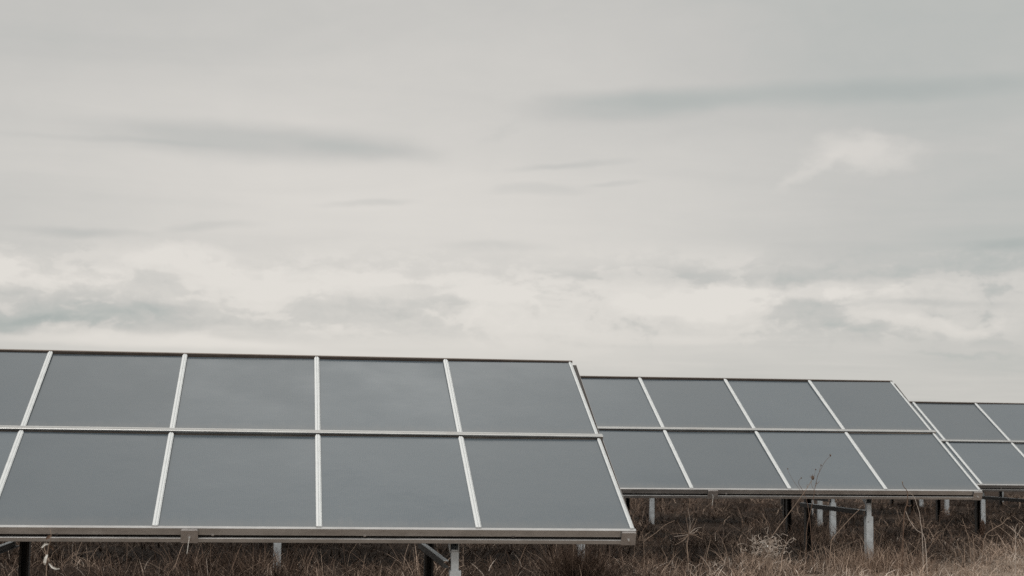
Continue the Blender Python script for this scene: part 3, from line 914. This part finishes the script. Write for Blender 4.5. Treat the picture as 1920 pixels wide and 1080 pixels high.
for i in range(60):
    tx = rr_.gauss(1440, 19); ty = rr_.gauss(1023, 10); p = at(tx, ty, Y + rr_.uniform(-.25, .25))
    d = Vector((rr_.uniform(-1, 1), rr_.uniform(-1, 1), rr_.uniform(-.6, .8))) * 0.014
    leaf(w, [p - d, p + Vector((0, 0, .006)), p + d], 0.006, M_LEAF if i % 5 == 0 else M_PALE, 'leaf')

# branching weeds at the right edge
for (px, Y, lab, tips) in (
    (1838, 17.6, 'long arching branched weed at the right edge, leaning right in pale grass', (((1845, 1012), (1862, 992), (1880, 982), (1887, 973), (1895, 969)), ((1862, 992), (1859, 982), (1857, 976)), ((1880, 982), (1876, 974), (1880, 968)), ((1887, 973), (1894, 973), (1897, 978)), ((1852, 1003), (1862, 1004), (1870, 1002)))),
    (1902, 17.4, 'forked pale weed standing nearest the right edge of the picture', (((1904, 1010), (1903, 996), (1898, 986)), ((1903, 996), (1905, 988), (1908, 982)), ((1904, 1010), (1912, 995), (1918, 986)), ((1903, 998), (1896, 991), (1893, 987)))),
    (1826, 17.0, 'thin upright forked stalk by the leg at the middle table right end', (((1826, 1030), (1825, 1012), (1824, 1003)), ((1825, 1013), (1830, 1007), (1833, 1002)))),
    (1822, 17.5, 'long thin stalk leaning left in front of the middle table right corner', (((1818, 1020), (1810, 990), (1804, 972)), ((1808, 985), (1815, 990), (1819, 988)), ((1808, 986), (1802, 984), (1800, 981)))),
    (1795, 16.6, 'thick pale broken stalk leaning left in the bleached grass', (((1805, 1050), (1798, 1030), (1794, 1015)),)),
    (1211, 16.2, 'pale jointed stalk leaning right beside the nearest table end plate', (((1207, 1020), (1212, 1012), (1230, 999), (1246, 985), (1265, 976)),)),
    (1328, 17.2, 'slender upright straw stalk between the spiky weed and the fluffy clump', (((1324, 1050), (1328, 1030), (1332, 1012)),)),
):
    b = foot(px, Y); w = weed('dead_weed', b, lab, group='single dead weeds in the grass')
    for q, t in enumerate(tips):
        stem(w, ([b] if q == 0 else []) + [at(tx, ty, Y + 0.03 * q) for tx, ty in t], 0.0045 if q == 0 else 0.003, 0.0022, M_PALE if 'forked pale' in lab else M_TAN, 'stem' if q == 0 else 'twig')

# rusty dock spike
Y = 19.2; b = foot(1842, Y)
w = weed('dock_spike', b, 'rust brown dock seed spike against a pale leg below the middle table corner')
stem(w, [b, at(1841, 1005, Y), at(1842, 978, Y)], 0.006, 0.003, M_RUST)
for i in range(26):
    t = i / 25; p = at(1842 + math.sin(i * 2.4) * (2 + 4 * t * (1 - t) * 2), 978 + 24 * t, Y + math.cos(i * 2.4) * 0.03)
    head(w, p, 0.022, M_RUST, 'seed', 0)

# weed with pale papery leaves before the nearest table's left part
Y = 10.75; b = foot(90, Y)
w = weed('papery_leaf_weed', b, 'weed with white papery dead leaves against the nearest table rail, far left')
stem(w, [b, at(87, 1075, Y), at(88, 1050, Y), at(91, 1025, Y), at(96, 1008, Y), at(94, 992, Y)], 0.004, 0.002, M_TAN)
leaf(w, [at(96, 1004, Y), at(91, 1007, Y - .02), at(86, 1011, Y - .03)], 0.011, M_TWIG)
leaf(w, [at(92, 1020, Y), at(84, 1020, Y - .02), at(78, 1027, Y - .03)], 0.009, M_LEAF)
leaf(w, [at(89, 1040, Y), at(86, 1047, Y - .02), at(84, 1055, Y - .02), at(84, 1059, Y - .01)], 0.010, M_LEAF)
leaf(w, [at(92, 1056, Y), at(98, 1063, Y - .02), at(105, 1066, Y - .03), at(112, 1066, Y - .02)], 0.008, M_LEAF)
leaf(w, [at(93, 1022, Y), at(97, 1025, Y + .02), at(100, 1031, Y + .02)], 0.008, M_TWIG)
stem(w, [at(88, 1048, Y), at(84, 1030, Y + .02), at(82, 1022, Y + .02)], 0.002, 0.0015, M_TAN, 'twig')
